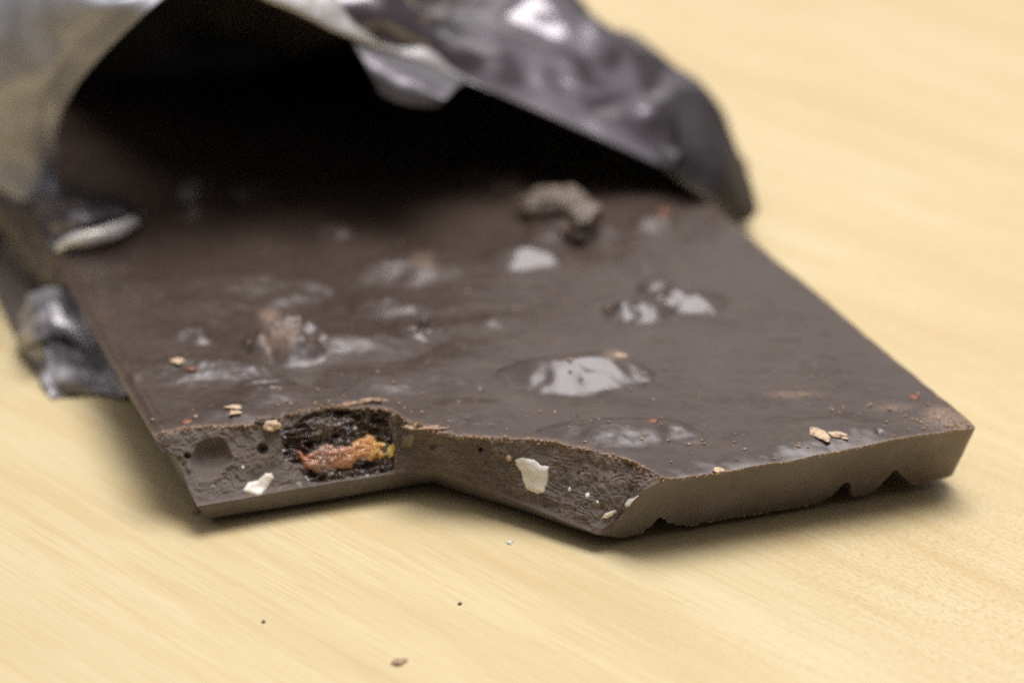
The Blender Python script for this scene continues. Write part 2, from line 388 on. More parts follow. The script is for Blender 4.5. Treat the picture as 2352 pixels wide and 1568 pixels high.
# right column follows the draft of the moulded front
we = np.exp(-((cs[-1] - S2) / 1.2) ** 2)
cz = [1.0, 1.9, 5.6, 8.5, 9.5]; cu = [45.3, 44.4, 45.4, 46.9, 48.7]
gu = gu + we * (np.interp(gz, cz, cu) - gu[-1:, :]); gv = gv + we * (KD * (ZT - gz) + 0.05 - gv[-1:, :])
G0 = wld(gu, gv, gz)
def normals(P):
    a = np.gradient(P, axis=0); b = np.gradient(P, axis=1)
    nn = np.cross(b, a); nn /= np.linalg.norm(nn, axis=-1, keepdims=True) + 1e-9
    return nn
NB = normals(G0)
if (NB[..., 1].mean() > 0): NB = -NB
# smooth the normals used for displacement
for _ in range(12):
    NB[1:-1] = (NB[:-2] + NB[1:-1] + NB[2:]) / 3; NB[:, 1:-1] = (NB[:, :-2] + NB[:, 1:-1] + NB[:, 2:]) / 3
NB /= np.linalg.norm(NB, axis=-1, keepdims=True)
GX, GY = proj(G0)
edge = sst(fb, 0.0, 0.10) * sst(1 - fb, 0.0, 0.05) * sst(S2, 0, 0.5) * sst(cs[-1] - S2, 0, 0.5)
c5 = lambda l: [(x * .28 + 329.3, y * .28 + 875) for x, y in l]
c6 = lambda l: [(x * .282 + 893.8, y * .282 + 875) for x, y in l]
def sdist(poly):
    """signed distance in px, positive inside"""
    poly = np.array(poly); d = np.full(GX.shape, 1e9); ins = np.zeros(GX.shape, bool)
    for (x0, y0), (x1, y1) in zip(poly, np.roll(poly, -1, 0)):
        ex, ey = x1 - x0, y1 - y0; wx, wy = GX - x0, GY - y0
        t = np.clip((wx * ex + wy * ey) / (ex * ex + ey * ey + 1e-9), 0, 1)
        d = np.minimum(d, np.hypot(wx - t * ex, wy - t * ey))
        if y0 != y1:
            c = ((y0 > GY) != (y1 > GY)) & (GX < ex * (GY - y0) / ey + x0); ins ^= c
    return np.where(ins, d, -d)
X3, Y3, Z3 = G0[..., 0], G0[..., 1], G0[..., 2]
disp = 0.26 * fbm(X3 * 0.42, Y3 * 0.42, Z3 * 0.42, 101, 4, 0.55) + 0.040 * fbm(X3 * 2.4, Y3 * 2.4, Z3 * 2.4, 111, 3, 0.6)
stp = 3.0 * fbm(X3 * 0.22, Y3 * 0.22, Z3 * 0.4, 103, 3); disp += 0.16 * (np.floor(stp) + sst(stp - np.floor(stp), 0.75, 1.0)) - 0.16 * stp
# conchoidal ridges and cracks
rd = np.abs(noise(X3 * 0.33 + 5, Y3 * 0.33, Z3 * 0.55, 121)); disp += 0.07 * np.exp(-(rd / 0.05) ** 2) * (noise(X3 * .2, Y3 * .2, Z3 * .2, 7) > 0)
crack = np.exp(-(rd / 0.05) ** 2)
# streaks near the right shoulder
disp += 0.09 * noise(S2 * 3.2 + T2 * 9, T2 * 2.0, 0, 131) * sst(GX, 1240, 1330)
def hole(cx, cy, r, dep, pw=2):
    rr = np.hypot(GX - cx, GY - cy) / r
    return -dep * np.clip(1 - rr ** pw, 0, 1) ** 0.6
disp += hole(430, 1046, 8, 0.8) + hole(603, 1031, 14, 1.1) + hole(1103, 1032, 6.5, 0.7) + hole(993, 1022, 10, 0.35)
a = GX - 482 + 5 * noise(GX / 22, GY / 22, 0, 5); b = GY - 1052 + 8 * noise(GX / 30, GY / 30, 0, 6)
rr = np.hypot(a / 50 + 0.12 * b / 50, b / 50)
disp = disp * (0.12 + 0.88 * sst(rr, 0.85, 1.15))
disp += -1.35 * np.clip(1 - rr ** 2.2, 0, 1) ** 0.8 * (1 + 0.35 * np.clip(-b / 45, -1, 1)) + 0.10 * np.exp(-((rr - 1.08) / 0.09) ** 2)
CAV = c5([(1120, 430), (1230, 350), (1400, 255), (1650, 195), (1800, 150), (2000, 240), (2035, 430), (2075, 560), (2060, 740), (1990, 775), (1850, 805), (1700, 835), (1500, 862), (1370, 868), (1300, 770), (1280, 700), (1150, 650), (1140, 520)])
sd_c = sdist(CAV)
cav = sst(sd_c + 5 * fbm(X3 * 0.9, Y3 * 0.9, Z3 * 0.9, 141, 3), -1, 8)
disp = disp * (1 - cav) - 1.5 * cav
# raised lip at the right rim of the hollow
lip = np.exp(-(((GX - 908) - (GY - 1000) * 0.03) / 4.0) ** 2) * sst(GY, 940, 965) * sst(1085 - GY, 0, 20)
disp += 0.45 * lip
chipn = fbm(X3 * 0.8, Y3 * 0.8, Z3 * 0.8, 151, 4)
disp -= 0.35 * np.clip(chipn - 0.45, 0, 1) * (GX > 1000)
disp_s = disp.copy()
for _ in range(10):
    disp_s[2:-2] = (disp_s[:-4] + disp_s[2:-2] * 2 + disp_s[4:]) / 4; disp_s[:, 2:-2] = (disp_s[:, :-4] + disp_s[:, 2:-2] * 2 + disp_s[:, 4:]) / 4
disp_s += 0.03
P = G0 + NB * (disp * edge)[..., None]
sc2 = 1.1 * np.exp(-((1 - fb) / 0.055) ** 2) + 0.7 * crack * (noise(X3 * .2, Y3 * .2, Z3 * .2, 7) > 0) * (1 - cav) + 0.35 * np.exp(-np.abs(fb) / 0.03) + 0.9 * lip
sc2 += 0.45 * sst(chipn, 0.1, 0.7) + 0.35 * sst(GX, 1180, 1300) * sst(fb, 0.5, 0.9)
sc2 += 0.5 * np.exp(-(np.abs(sd_c) / 5.0) ** 2) * (GY < 985)
sc2 *= (T2 > 0.28) * 1.0
grid_obj('broken_face', P, mat_brk, bar, flip=False, attrs={'scuff': np.clip(sc2, 0, 1), 'gloss': np.clip(1.2 - rr, 0, 1) ** 0.5 * (rr < 1.05)})
bf = bpy.data.objects['broken_face'].data; bf.materials.append(mat_wall)
mi = (np.broadcast_to((T2 < 0.275), T2.shape)[:-1, 1:]).astype(np.int32).ravel(); bf.polygons.foreach_set('material_index', mi)
tag(bpy.data.objects['broken_face'], label='rough broken front face with bubbles and cut nuts')

def patch(name, poly, mat, bulge, amp, freq, seed, base=0.0, soft=6.0, parent=bar, ref=None, label=None, pw=0.5, en=1.2, fib=0.0):
    sd = sdist(poly) + en * fbm(X3 * 1.5, Y3 * 1.5, Z3 * 1.5, seed + 3, 3)
    keep = sd > -3
    i0, i1 = np.where(keep.any(1))[0][[0, -1]]; j0, j1 = np.where(keep.any(0))[0][[0, -1]]
    sl = (slice(i0, i1 + 1), slice(j0, j1 + 1))
    q = np.clip(sd[sl] / soft, -0.6, 1)
    off = base + bulge * np.sign(q) * np.abs(q) ** pw + amp * fbm(X3[sl] * freq, Y3[sl] * freq, Z3[sl] * freq, seed, 4) * np.clip(q, 0, 1)
    if fib: off = off - fib * np.abs(fbm(S2[sl] * 0.55 + Z3[sl] * 0.3, Z3[sl] * 1.5, 0, seed + 9, 3)) * np.clip(q, 0, 1)
    bs = (disp_s * edge)[sl] if ref is None else ref
    Q = G0[sl] + NB[sl] * (bs + off)[..., None]
    k = keep[sl]; fm = k[:-1, :-1] & k[1:, :-1] & k[:-1, 1:] & k[1:, 1:]
    F = gridfaces(Q.shape[0], Q.shape[1], mask=fm)
    used = np.unique(F); remap = np.zeros(Q.shape[0] * Q.shape[1], int); remap[used] = np.arange(len(used))
    al = ((GX[sl] - GX[sl][k].min()) / (np.ptp(GX[sl][k]) + 1e-6)).ravel()[used]
    o = mesh_obj(name, Q.reshape(-1, 3)[used], remap[F], mat, parent, attrs={'along': al, 'scuff': al * 0})
    if label: o['label'] = label
    return o
fruit = patch('dried_fruit', CAV, mat_raisin, 0.5, 0.38, 0.9, 201, base=-0.62, soft=14, ref=0.0, fib=0.75, label='dark sticky dried fruit in the hollow of the break')
patch('fruit_flesh', c5([(1275, 570), (1330, 610), (1400, 560), (1500, 520), (1640, 540), (1750, 480), (1880, 440), (1905, 510), (2050, 520), (2062, 610), (1940, 635), (1920, 600), (1870, 645), (1750, 655), (1700, 700), (1620, 705), (1530, 750), (1430, 740), (1320, 700), (1280, 640)]),
      mat_orange, 0.50, 0.20, 1.1, 211, base=-0.30, soft=9, ref=0.0, en=4.0, fib=0.25, parent=fruit, label='amber orange fruit flesh')
patch('fruit_crust', c5([(1330, 330), (1400, 300), (1500, 300), (1600, 330), (1560, 400), (1440, 440), (1370, 470), (1380, 400)]), mat_skinf, 0.3, 0.3, 1.6, 221, base=-0.3, soft=10, ref=0.0, parent=fruit, en=4.0)
NUTS = [c5([(820, 890), (860, 830), (940, 810), (1000, 760), (1050, 755), (1075, 790), (1030, 850), (970, 930), (930, 935), (830, 910)]),
        c6([(1030, 640), (1090, 620), (1180, 640), (1240, 690), (1300, 700), (1290, 790), (1265, 905), (1210, 915), (1130, 880), (1090, 800), (1080, 730), (1045, 690)]),
        c6([(1910, 1000), (1950, 950), (2030, 935), (2010, 985), (1950, 1020), (1915, 1025)]),
        c6([(1730, 1110), (1760, 1070), (1840, 1052), (1820, 1090), (1770, 1120)])]
def circ(cx, cy, r, k=9, st=1.0): return [(cx + r * math.cos(2 * math.pi * i / k), cy + st * r * math.sin(2 * math.pi * i / k)) for i in range(k)]
smd = None
for i, pl in enumerate(NUTS): patch('nut_piece', pl, mat_nut, 0.22, 0.02, 0.8, 230 + i, base=0.02, soft=7, en=0.7, ref=smd, label='cut white nut in the broken face' if i == 1 else None)
for i, (x, y, r) in enumerate([(558, 1073, 3.6), (1308, 1123, 4.5), (1349, 1138, 5), (1373, 1153, 3.5)]):
    patch('nut_piece', circ(x, y, r, st=1.3), mat_nut, 0.15, 0.02, 1.2, 240 + i, soft=3)
patch('nut_piece', [(925, 1000), (945, 997), (948, 1012), (942, 1026), (924, 1024)], mat_nutpale, 0.10, 0.03, 1.2, 250, soft=4, label='dull grey green nut under chocolate')
patch('nut_piece', circ(489, 1117, 4), mat_nutpale, 0.1, 0.03, 1.2, 252, soft=3)
patch('nut_piece', circ(688, 1113, 8), mat_nutpale, 0.1, 0.05, 1.2, 253, soft=3)
patch('nut_skin_piece', circ(1169, 1051, 6.5), mat_nutskin, 0.15, 0.06, 1.2, 251, soft=3)

# left side, right side, moulded front, underside
colL = P[0]; lc = loc(colL)
vv = np.concatenate([[0], np.linspace(0, 1, 200)[1:] ** 1.3])
LV = lc[:, 1][None, :] + (VB - lc[:, 1][None, :]) * vv[:, None]
LU = np.interp(np.broadcast_to(lc[:, 2][None, :], LV.shape), prof_z, prof_u)
LZ = np.broadcast_to(lc[:, 2][None, :], LV.shape).copy()
LU = LU + 0.12 * fbm(LV * 0.4, LZ * 0.5, 0, 301, 4) * sst(LV - LV[0:1], 0, 1); LU[0] = lc[:, 0]
ztop = height(np.zeros(LV.shape[0]), LV[:, -1]); LZ = LZ + (ztop - LZ[:, -1])[:, None] * sst(LZ, 6, LZ[:, -1:] + 0.01); LU[:, -1] = 0
grid_obj('side_face', wld(LU, LV, LZ), mat_wall, bar, attrs={'scuff': 0.5 * np.exp(-(LZ[:, -1:] - LZ) / 0.7)})
# moulded front
fz = lambda z: KD * (ZT - z)
iu = np.where(usl >= 48.7)[0]
toprow = loc(Ptop[iu, 0, :])
low = [(87.15, 2.3), (86.6, 1.6), (82.7, 1.25), (81.2, 1.5), (80.3, 2.5), (79.2, 3.6), (78.4, 4.5), (78.0, 4.3), (77.4, 3.0), (76.6, 1.15), (76.2, 1.0), (74.3, 1.0), (73.7, 1.5), (73.1, 3.5), (72.6, 3.8), (72.1, 3.7),
       (71.3, 2.2), (70.0, 1.05), (69.2, 1.0)] + [(x, 0.9 + 0.10 * math.sin(x * 2.7) * math.sin(x * 6.1)) for x in np.linspace(68.4, 54.4, 26)] + \
      [(53.6, 0.95), (53.2, 1.35), (52.3, 1.25), (51.9, 1.9), (51.2, 1.9), (50.7, 2.8), (50.1, 3.25), (49.6, 3.1), (49.2, 2.0), (48.6, 1.0), (47.6, 0.95), (46.4, 0.8), (45.6, 1.0)]
ztf = lambda u: np.interp(u, toprow[:, 0], toprow[:, 2])
fv = lambda u, z: 0.12 + 4.4 * (ztf(u) - z) / (ztf(u) - ZB)
out = [tuple(q) for q in toprow] + [(u, fv(u, z) + (1.2 if u > 86.5 else 0), z) for u, z in low]
colR = loc(P[-1]); out += [tuple(q) for q in colR[1:-1:4]]
pts = wld(*np.array(out).T)
lo2 = np.array(low)[::-1]
lo2 = lo2[lo2[:, 0] >= 44.0]
cu0 = np.unique(np.concatenate([np.linspace(48.7, 84, 330), np.linspace(84, WID, 30), lo2[lo2[:, 0] > 48.7][:, 0]]))
tr = np.linspace(0, 1, 34)
vtop = np.interp(cu0, toprow[:, 0], toprow[:, 1])
FU = np.zeros((len(cu0), 34)); FZ = FU.copy(); FV_ = FU.copy()
for j, t in enumerate(tr):
    zt0 = ztf(cu0)
    for it in range(3):
        zb = np.interp(FU[:, j] if it else cu0, lo2[:, 0], lo2[:, 1])
        z = zt0 + (zb - zt0) * t
        FU[:, j] = cu0 + (np.interp(z, cz, cu) - 48.7) * np.clip((53.5 - cu0) / 4.8, 0, 1)
    FZ[:, j] = z; FV_[:, j] = vtop + 4.4 * (zt0 - z) / (zt0 - ZB)
FV_ += 0.03 * fbm(FU * 0.6, FZ * 0.6, 0, 311, 3) * (tr > 0)
scw = 0.6 * np.exp(-tr / 0.03)[None, :] + 0.5 * np.exp(-(1 - tr) / 0.03)[None, :] + 0.35 * sst(FU, 79, 85)
fo = grid_obj('moulded_front', wld(FU, FV_, FZ), mat_wall, bar, flip=True, attrs={'scuff': scw})
tag(fo, label='smooth olive brown moulded front face with notches')
# underside with the grooves running back
low2 = np.array(low); order = np.argsort(low2[:, 0])
uu = low2[:, 0][::-1]; zz = low2[:, 1][::-1]
vv2 = np.linspace(0, 1, 8)
UU = np.broadcast_to(uu[:, None], (len(uu), 8)); ZZ = np.broadcast_to(zz[:, None], UU.shape)
V0 = fv(UU[:, :1], ZZ[:, :1]) + 1.1 * sst(UU[:, :1], 85, 87.1)
grid_obj('underside', wld(UU, V0 + (VB - V0) * vv2, ZZ), mat_wall, bar, attrs={'scuff': 0 * ZZ})
bl = loc(P[:, 0]); vl = bl[:, 1:2] + (VB - bl[:, 1:2]) * vv2
UL = np.where(vv2[None, :] == 0, bl[:, 0:1], np.minimum(bl[:, 0:1], 45.6)); ZL = np.full_like(vl, ZB)
grid_obj('underside', wld(UL[::10], vl[::10], ZL[::10]), mat_wall, bar, attrs={'scuff': 0 * ZL[::10]})
# right side
rz = np.linspace(0, 1, 10); vr = np.linspace(0, 1, 80)
RV = 1.3 + (VB - 1.3) * np.broadcast_to(vr[:, None], (80, 10)); zt = height(np.full(80, WID), RV[:, 0])
RZ = 2.1 + (zt[:, None] - 2.1) * rz[None, :]; RU = WID + 0.25 * np.sin(np.pi * rz)[None, :] * vr[:, None] + 0 * RV
grid_obj('side_face', wld(RU, RV + (1 - rz)[None, :] * 3.9 * (1 - vr[:, None]), RZ), mat_wall, bar, attrs={'scuff': 0.6 * np.exp(-(zt[:, None] - RZ) / 0.6)})

# ------------------------------------------------------------------ bits in and on the top face
def surf(px, py, dz=0.0):
    z = ZT
    for _ in range(5):
        q = loc(un(px, py, z)); z = float(height(q[0], q[1]))
    return wld(q[0], q[1], z + dz)
def bit(name, px, py, r, mat, seed, rot=0.0, sub=3, amp=0.4, freq=1.6, dz=0.0, facet=0, label=None, parent=bar):
    v, f = blob(surf(px, py, dz), r, sub, amp, freq, seed, rot, facet=facet)
    o = mesh_obj(name, v, f, mat, parent, attrs={'scuff': np.full(len(v), .7)})
    if label: o['label'] = label
    return o
bit('fruit_lump', 1280, 496, (4.8, 4.0, 3.2), mat_skinf, 5, 0.3, 5, 0.22, 1.3, 0.8, 2, label='exposed tan wrinkled fruit lump near the wrapper')
bit('fruit_lump', 1345, 530, (2.4, 3.2, 2.4), mat_skinf, 8, -0.3, 5, 0.25, 1.1, 1.3, 5)
bit('fruit_lump', 1320, 545, (1.8, 2.2, 0.9), mat_top, 9, 0.2, 4, 0.35, 1.4, 0.4, 2)
bit('nut_chip', 1880, 998, (1.0, 1.9, 0.30), mat_nutskin, 11, 0.5, 4, 0.3, 1.2, 0.05, 4, 'large tan nut chip near the front edge')
bit('nut_chip', 1925, 1000, (1.35, 0.55, 0.25), mat_nutskin, 12, -0.55, 4, 0.3, 1.2, 0.08, 3)
bit('nut_chip', 1650, 1080, (0.65, 0.75, 0.28), mat_nutskin, 13, 0.2, 3, 0.4, 1.6, 0.02, 2)
bit('nut_chip', 412, 828, (1.0, 0.7, 0.2), mat_nutskin, 14, -0.2, 3, 0.4, 1.6, 0.0, 2)
bit('nut_chip', 535, 935, (1.0, 0.6, 0.15), mat_nutskin, 15, 0.1, 3, 0.4, 1.6, 0.02, 2)
bit('nut_chip', 540, 951, (0.7, 0.6, 0.2), mat_nutskin, 16, 0.1, 3, 0.4, 1.6, 0.02, 2)
bit('nut_chip', 626, 979, (0.85, 0.9, 0.5), mat_nutskin, 17, -0.5, 3, 0.35, 1.4, 0.05, 2, 'yellow nut chip on the break edge')
bit('nut_chip', 1420, 818, (0.8, 0.8, 0.2), mat_nutskin, 18, -0.5, 3, 0.4, 1.5, 0.02, 2)
for i, (x, y, s_) in enumerate([(440, 846, .7), (430, 968, .7), (1527, 487, 1.0), (1500, 968, .6), (2100, 912, .7)]):
    bit('reddish_chip', x, y, (s_, s_ * 0.9, 0.16), mat_reddish, 30 + i, 0.3 * i, 2, 0.3, 1.4, 0.0)
# loose chocolate flakes along the break
bit('chocolate_flake', 985, 985, (1.5, 0.5, 0.16), mat_cocoa, 41, 0.1, 3, 0.5, 2.0, 0.12, 2)
bit('chocolate_flake', 940, 983, (0.8, 0.4, 0.12), mat_cocoa, 42, -0.4, 3, 0.5, 2.0, 0.1, 2)
bit('chocolate_flake', 855, 922, (1.6, 0.5, 0.25), mat_cocoa, 43, 0.2, 4, 0.6, 2.2, 0.1, 2)
bit('chocolate_flake', 800, 930, (1.2, 0.4, 0.22), mat_cocoa, 44, 0.3, 4, 0.6, 2.2, 0.1, 2)
bit('chocolate_flake', 615, 968, (1.3, 0.5, 0.3), mat_brk, 45, 0.3, 4, 0.6, 2.0, 0.15, 2)
# fine dust: uncountable specks
rs = np.random.RandomState(4)
VV, FF = [], []; off = 0
def speck(c, r):
    global off
    v, f = ico(1); v = v * r * (1 + 0.4 * rs.uniform(-1, 1, (len(v), 1))) + c
    VV.append(v); FF.append(f + off); off += len(v)
cl = [(1200, 850, 600, 130, 160), (1500, 700, 400, 120, 60), (450, 720, 200, 100, 40), (2180, 965, 60, 14, 90), (2230, 985, 25, 18, 40), (2150, 930, 60, 20, 25), (1820, 900, 70, 12, 25), (2020, 940, 60, 14, 30), (1500, 1000, 400, 60, 50), (1700, 900, 300, 90, 60), (200, 760, 70, 80, 30), (700, 900, 300, 100, 40),
      (1300, 750, 500, 160, 60), (1000, 960, 100, 15, 20), (1900, 1020, 250, 30, 30)]
for cx, cy, sx, sy, k in cl:
    for _ in range(k):
        x, y = rs.normal(cx, sx), rs.normal(cy, sy); q = loc(un(x, y, ZT))
        if not (0.5 < q[0] < WID - 0.6) or q[1] < float(vfront(np.array(q[0]))) + 0.3 or q[1] > 100: continue
        r = float(np.clip(rs.lognormal(-2.35, 0.45), 0.04, 0.26)); speck(surf(x, y, 0.3 * r), r * np.array([1.3, 1.2, 0.7]))
# crumbs clinging to the moulded front's edges
for _ in range(260):
    u = rs.uniform(49, 83.5); z = 1.0 if rs.rand() < 0.35 else 9.0
    if z > 5: q = wld(u, 0.1, float(height(u, 0.1)) - abs(rs.normal(0, 0.12)))
    else:
        z = float(np.interp(u, uu, zz)); q = wld(u, float(fv(u, z)) - 0.02, z + 0.05)
    speck(q, abs(rs.normal(0.055, 0.03)) + 0.03)
for _ in range(60):
    u, z = rs.uniform(78, 83.5), rs.uniform(2, 8.5); speck(wld(u, float(fv(u, z)) - 0.02, z), rs.uniform(0.03, 0.10))
for _ in range(300):                                                  # along the break's upper edge
    i = rs.randint(0, ns); q = P[i, -1] + rs.normal(0, 0.13, 3); speck(q, abs(rs.normal(0.07, 0.05)) + 0.03)
dust = mesh_obj('crumb_dust', np.concatenate(VV), np.concatenate(FF), mat_cocoa, bar)
tag(dust, kind='stuff')

# ------------------------------------------------------------------ wrapper
def film(name, col_a, col_b, metal, rough, scale=0.05, spec=0.5, bump=0.25, coat=0.0):
    m = M(name); c = m.coord(); nz = m.noise(c, scale, 3, 0.5, 0.8)
    m.set(Base_Color=m.mix(m.ramp(nz, [(0.35, 0.0), (0.65, 1.0)]), col_a, col_b), Metallic=metal, Roughness=rough, Specular_IOR_Level=spec, Coat_Weight=coat, Coat_Roughness=0.12)
    m.bump(m.noise(c, 0.22, 3, 0.5, 0.6), bump, 1.0)
    return m.m
mat_out = film('black_film_outside', (0.095, 0.080, 0.088), (0.13, 0.112, 0.122), 0.50, 0.25, spec=0.8, bump=0.06, coat=0.8)
mat_in = film('black_film_inside', (0.10, 0.083, 0.07), (0.14, 0.118, 0.10), 0.0, 0.38, spec=0.3)
mat_foil = film('silver_foil', (0.80, 0.77, 0.73), (0.58, 0.55, 0.52), 0.6, 0.30, scale=0.04)
mat_dull = film('dull_foil', (0.52, 0.51, 0.52), (0.17, 0.16, 0.165), 0.35, 0.34, scale=0.15)
mat_dark_patch = film('dark_film', (0.022, 0.019, 0.020), (0.036, 0.031, 0.033), 0.0, 0.55, spec=0.15, bump=0.06)  # darker copy of the film, for the patch that covers a pale reflection
mat_lip_glint = film('foil_edge_glint', (0.90, 0.88, 0.85), (0.80, 0.76, 0.66), 0.3, 0.30, scale=0.3)  # foil whitened so that the edge highlight sits in its colour
mat_inner_highlight = film('inner_highlight_film', (0.12, 0.11, 0.12), (0.16, 0.15, 0.16), 0.4, 0.42, scale=0.1)  # grey of the painted highlight inside the mouth
mat_film_lit = film('lit_grey_film', (0.45, 0.455, 0.50), (0.31, 0.315, 0.34), 0.10, 0.38, scale=0.04, bump=0.1)  # film's outer side at left, reflected light painted in as pale grey

def crom(Pn, n_):
    """Catmull-Rom upsample along axis 0"""
    k = Pn.shape[0]; Q = np.concatenate([[2 * Pn[0] - Pn[1]], Pn, [2 * Pn[-1] - Pn[-2]]])
    t = np.linspace(0, k - 1 - 1e-6, n_); i = t.astype(int); f = (t - i).reshape((-1,) + (1,) * (Pn.ndim - 1))
    a, b, c, d = Q[i], Q[i + 1], Q[i + 2], Q[i + 3]
    return 0.5 * (2 * b + (c - a) * f + (2 * a - 5 * b + 4 * c - d) * f ** 2 + (3 * b - a - 3 * c + d) * f ** 3)
def loft(net, na, nb, wr=0.0, wf=0.1, seed=0, wr2=0.0, fade=0):
    N_ = crom(np.asarray(net, float), na); N_ = crom(N_.transpose(1, 0, 2), nb).transpose(1, 0, 2)
    nn = normals(N_)
    x, y, z = N_[..., 0], N_[..., 1], N_[..., 2]
    d = wr * fbm(x * wf, y * wf, z * wf, seed, 3)
    if wr2:
        r = np.abs(noise(x * wf * 1.3 + 9, y * wf * 0.8, z * wf * 1.3, seed + 5)); d = d + wr2 * np.exp(-(r / 0.16) ** 2)
    if fade: d = d * sst(np.linspace(0, 1, na), 0, fade)[:, None]
    return N_ + nn * d[..., None]
wrap = empty('candy_wrapper', (0, 0, 0), 'torn open black foil wrapper gaping round the back half of the chocolate bar', 'wrapper')
# rim of the mouth from the right tip over the top to the left foot: px, py, z
RIM = [(1720, 500, 5.0), (1655, 447, 9.5), (1523, 386, 14), (1310, 291, 20), (1130, 213, 25), (963, 146, 30), (800, 88, 35), (600, -2, 41), (440, -60, 45), (330, 35, 42), (215, 150, 34), (155, 235, 27), (130, 310, 20), (128, 380, 14), (120, 450, 10.5)]
rim = np.array([un(*q) for q in RIM])
nr = len(rim)
# outer film on the right and over the top: rows go back along the bar
W0 = [(1732, 496, 3.2), (1650, 447, 9.5), (1523, 386, 14), (1310, 291, 20), (1130, 213, 25), (963, 146, 30), (800, 88, 35), (600, -2, 41), (440, -60, 45), (330, 35, 42)]
W1 = [(1716, 440, 3.0), (1665, 330, 12.5), (1552, 255, 19), (1370, 170, 24.5), (1205, 115, 28.5), (1020, 80, 32), (885, 30, 37), (660, -70, 43), (430, -130, 47), (300, -60, 45)]
W2 = [(1693, 352, 6), (1620, 222, 16), (1523, 138, 22), (1405, 66, 27), (1275, -8, 31), (1100, 0, 33), (975, 26, 34.5), (860, -80, 41), (520, -200, 46), (300, -170, 46)]
R0, R1, R2 = [np.array([un(*q) for q in w]) for w in (W0, W1, W2)]
def behind(Rw, d, k, du):
    Q = Rw + E2 * d + E1 * du; Q[:, 2] = 3 + (Rw[:, 2] - 3) * k; return Q
net = np.stack([R0, R1, R2, behind(R2, 18, 0.80, -2), behind(R2, 50, 0.4, -6), behind(R2, 110, 0.2, -8)], 0)
top_film = loft(net, 170, 260, 2.4, 0.055, 401, wr2=0.45, fade=0.15)
o = grid_obj('upper_film', top_film, [mat_in, mat_out], wrap)
s = o.modifiers.new('thickness', 'SOLIDIFY'); s.thickness = 0.12 * MM; s.offset = -1; s.material_offset = 1; s.material_offset_rim = 0
UPPER = o
# left side film: from the left part of the rim down and out to the table
L = [[un(*q) for q in row] for row in (
    [(440, -60, 45), (330, 35, 42), (215, 150, 34), (155, 235, 27), (130, 310, 20), (128, 380, 14), (122, 450, 10.5)],
    [(330, -120, 47), (230, -20, 45), (130, 100, 37), (85, 200, 30), (65, 285, 22), (70, 370, 15), (80, 470, 9.5)],
    [(150, -160, 44), (60, -60, 42), (-20, 60, 35), (-50, 170, 27), (-50, 280, 19), (-30, 370, 12), (40, 470, 8)],
    [(-60, -160, 30), (-150, -60, 30), (-180, 60, 24), (-180, 170, 18), (-150, 290, 12), (-100, 380, 8), (0, 440, 6)])]
P_ = loft(np.array(L), 80, 140, 0.9, 0.06, 411, wr2=0.5, fade=0.2)
o = grid_obj('side_film', P_, [mat_film_lit, mat_in], wrap, flip=True); SIDE = o
s = o.modifiers.new('thickness', 'SOLIDIFY'); s.thickness = 0.12 * MM; s.offset = -1; s.material_offset = 1
# dark gusset and lower edge, pale for the table's reflection, along the bar's left side
L = [[un(*q) for q in row] for row in (
    [(-60, 360, 9), (20, 440, 9), (75, 500, 9), (120, 580, 8.5), (150, 650, 7)],
    [(-70, 420, 6), (0, 500, 6), (60, 580, 5), (90, 640, 4), (120, 680, 3)],
    [(-80, 440, 2), (-10, 520, 2), (40, 600, 2), (75, 650, 1), (115, 690, 1)])]
grid_obj('gusset', loft(np.array(L), 30, 80, 0.4, 0.15, 421, wr2=0.3), mat_in, wrap, solid=0.12)
L = [[un(*q) for q in row] for row in (
    [(-80, 380, 4), (-10, 480, 4), (45, 570, 3.5), (80, 640, 2)],
    [(-100, 410, .4), (-30, 500, .4), (30, 600, .4), (66, 655, .4)])]
grid_obj('lower_edge', loft(np.array(L), 10, 50, 0.2, 0.2, 431), mat_foil, wrap, solid=0.12)
# folded silver rim along the top edge
A = crom(rim[4:9], 120); t_ = np.linspace(0, 1, 120)
wd = 0.2 + 17 * sst(t_, 0.0, 0.7)
up_ = np.array([0, 0.35, 0.94])
bnd = []
for k in np.linspace(0, 1, 16):
    off_ = (E2 * 5.0 + np.array([0, 0, 1.0]) * 4.2) * k + np.array([0, 0, 1]) * (0.9 * math.sin(math.pi * k))
    bnd.append(A + off_[None] * (wd / 9)[:, None] + np.array([0, -0.8, 0.5]))
bnd = np.array(bnd); nn = normals(bnd); bnd = bnd + nn * (0.35 * fbm(bnd[..., 0] * .2, bnd[..., 1] * .2, bnd[..., 2] * .2, 441, 3))[..., None]
grid_obj('folded_rim', bnd, mat_foil, wrap, solid=0.15)
# small folded corner lying on the bar
L = [[un(*q) for q in row] for row in (
    [(60, 430, 10.6), (140, 425, 11.3), (220, 440, 11.6), (290, 462, 11.5), (330, 492, 10.8)],
    [(80, 490, 11.2), (150, 480, 13.9), (225, 478, 14.3), (290, 482, 13.7), (332, 500, 11.3)],
    [(110, 555, 10.2), (165, 540, 11.3), (230, 528, 11.7), (290, 512, 11.5), (330, 507, 10.8)],
    [(120, 575, 10.0), (170, 565, 10.0), (230, 550, 10.0), (290, 530, 10.0), (325, 512, 10.2)])]
grid_obj('folded_corner', loft(np.array(L), 9, 12, 0.35, 0.3, 451), mat_out, wrap, solid=0.12, smooth=False)
tag(bpy.data.objects['folded_corner'], label='bright foil corner folded onto the chocolate')
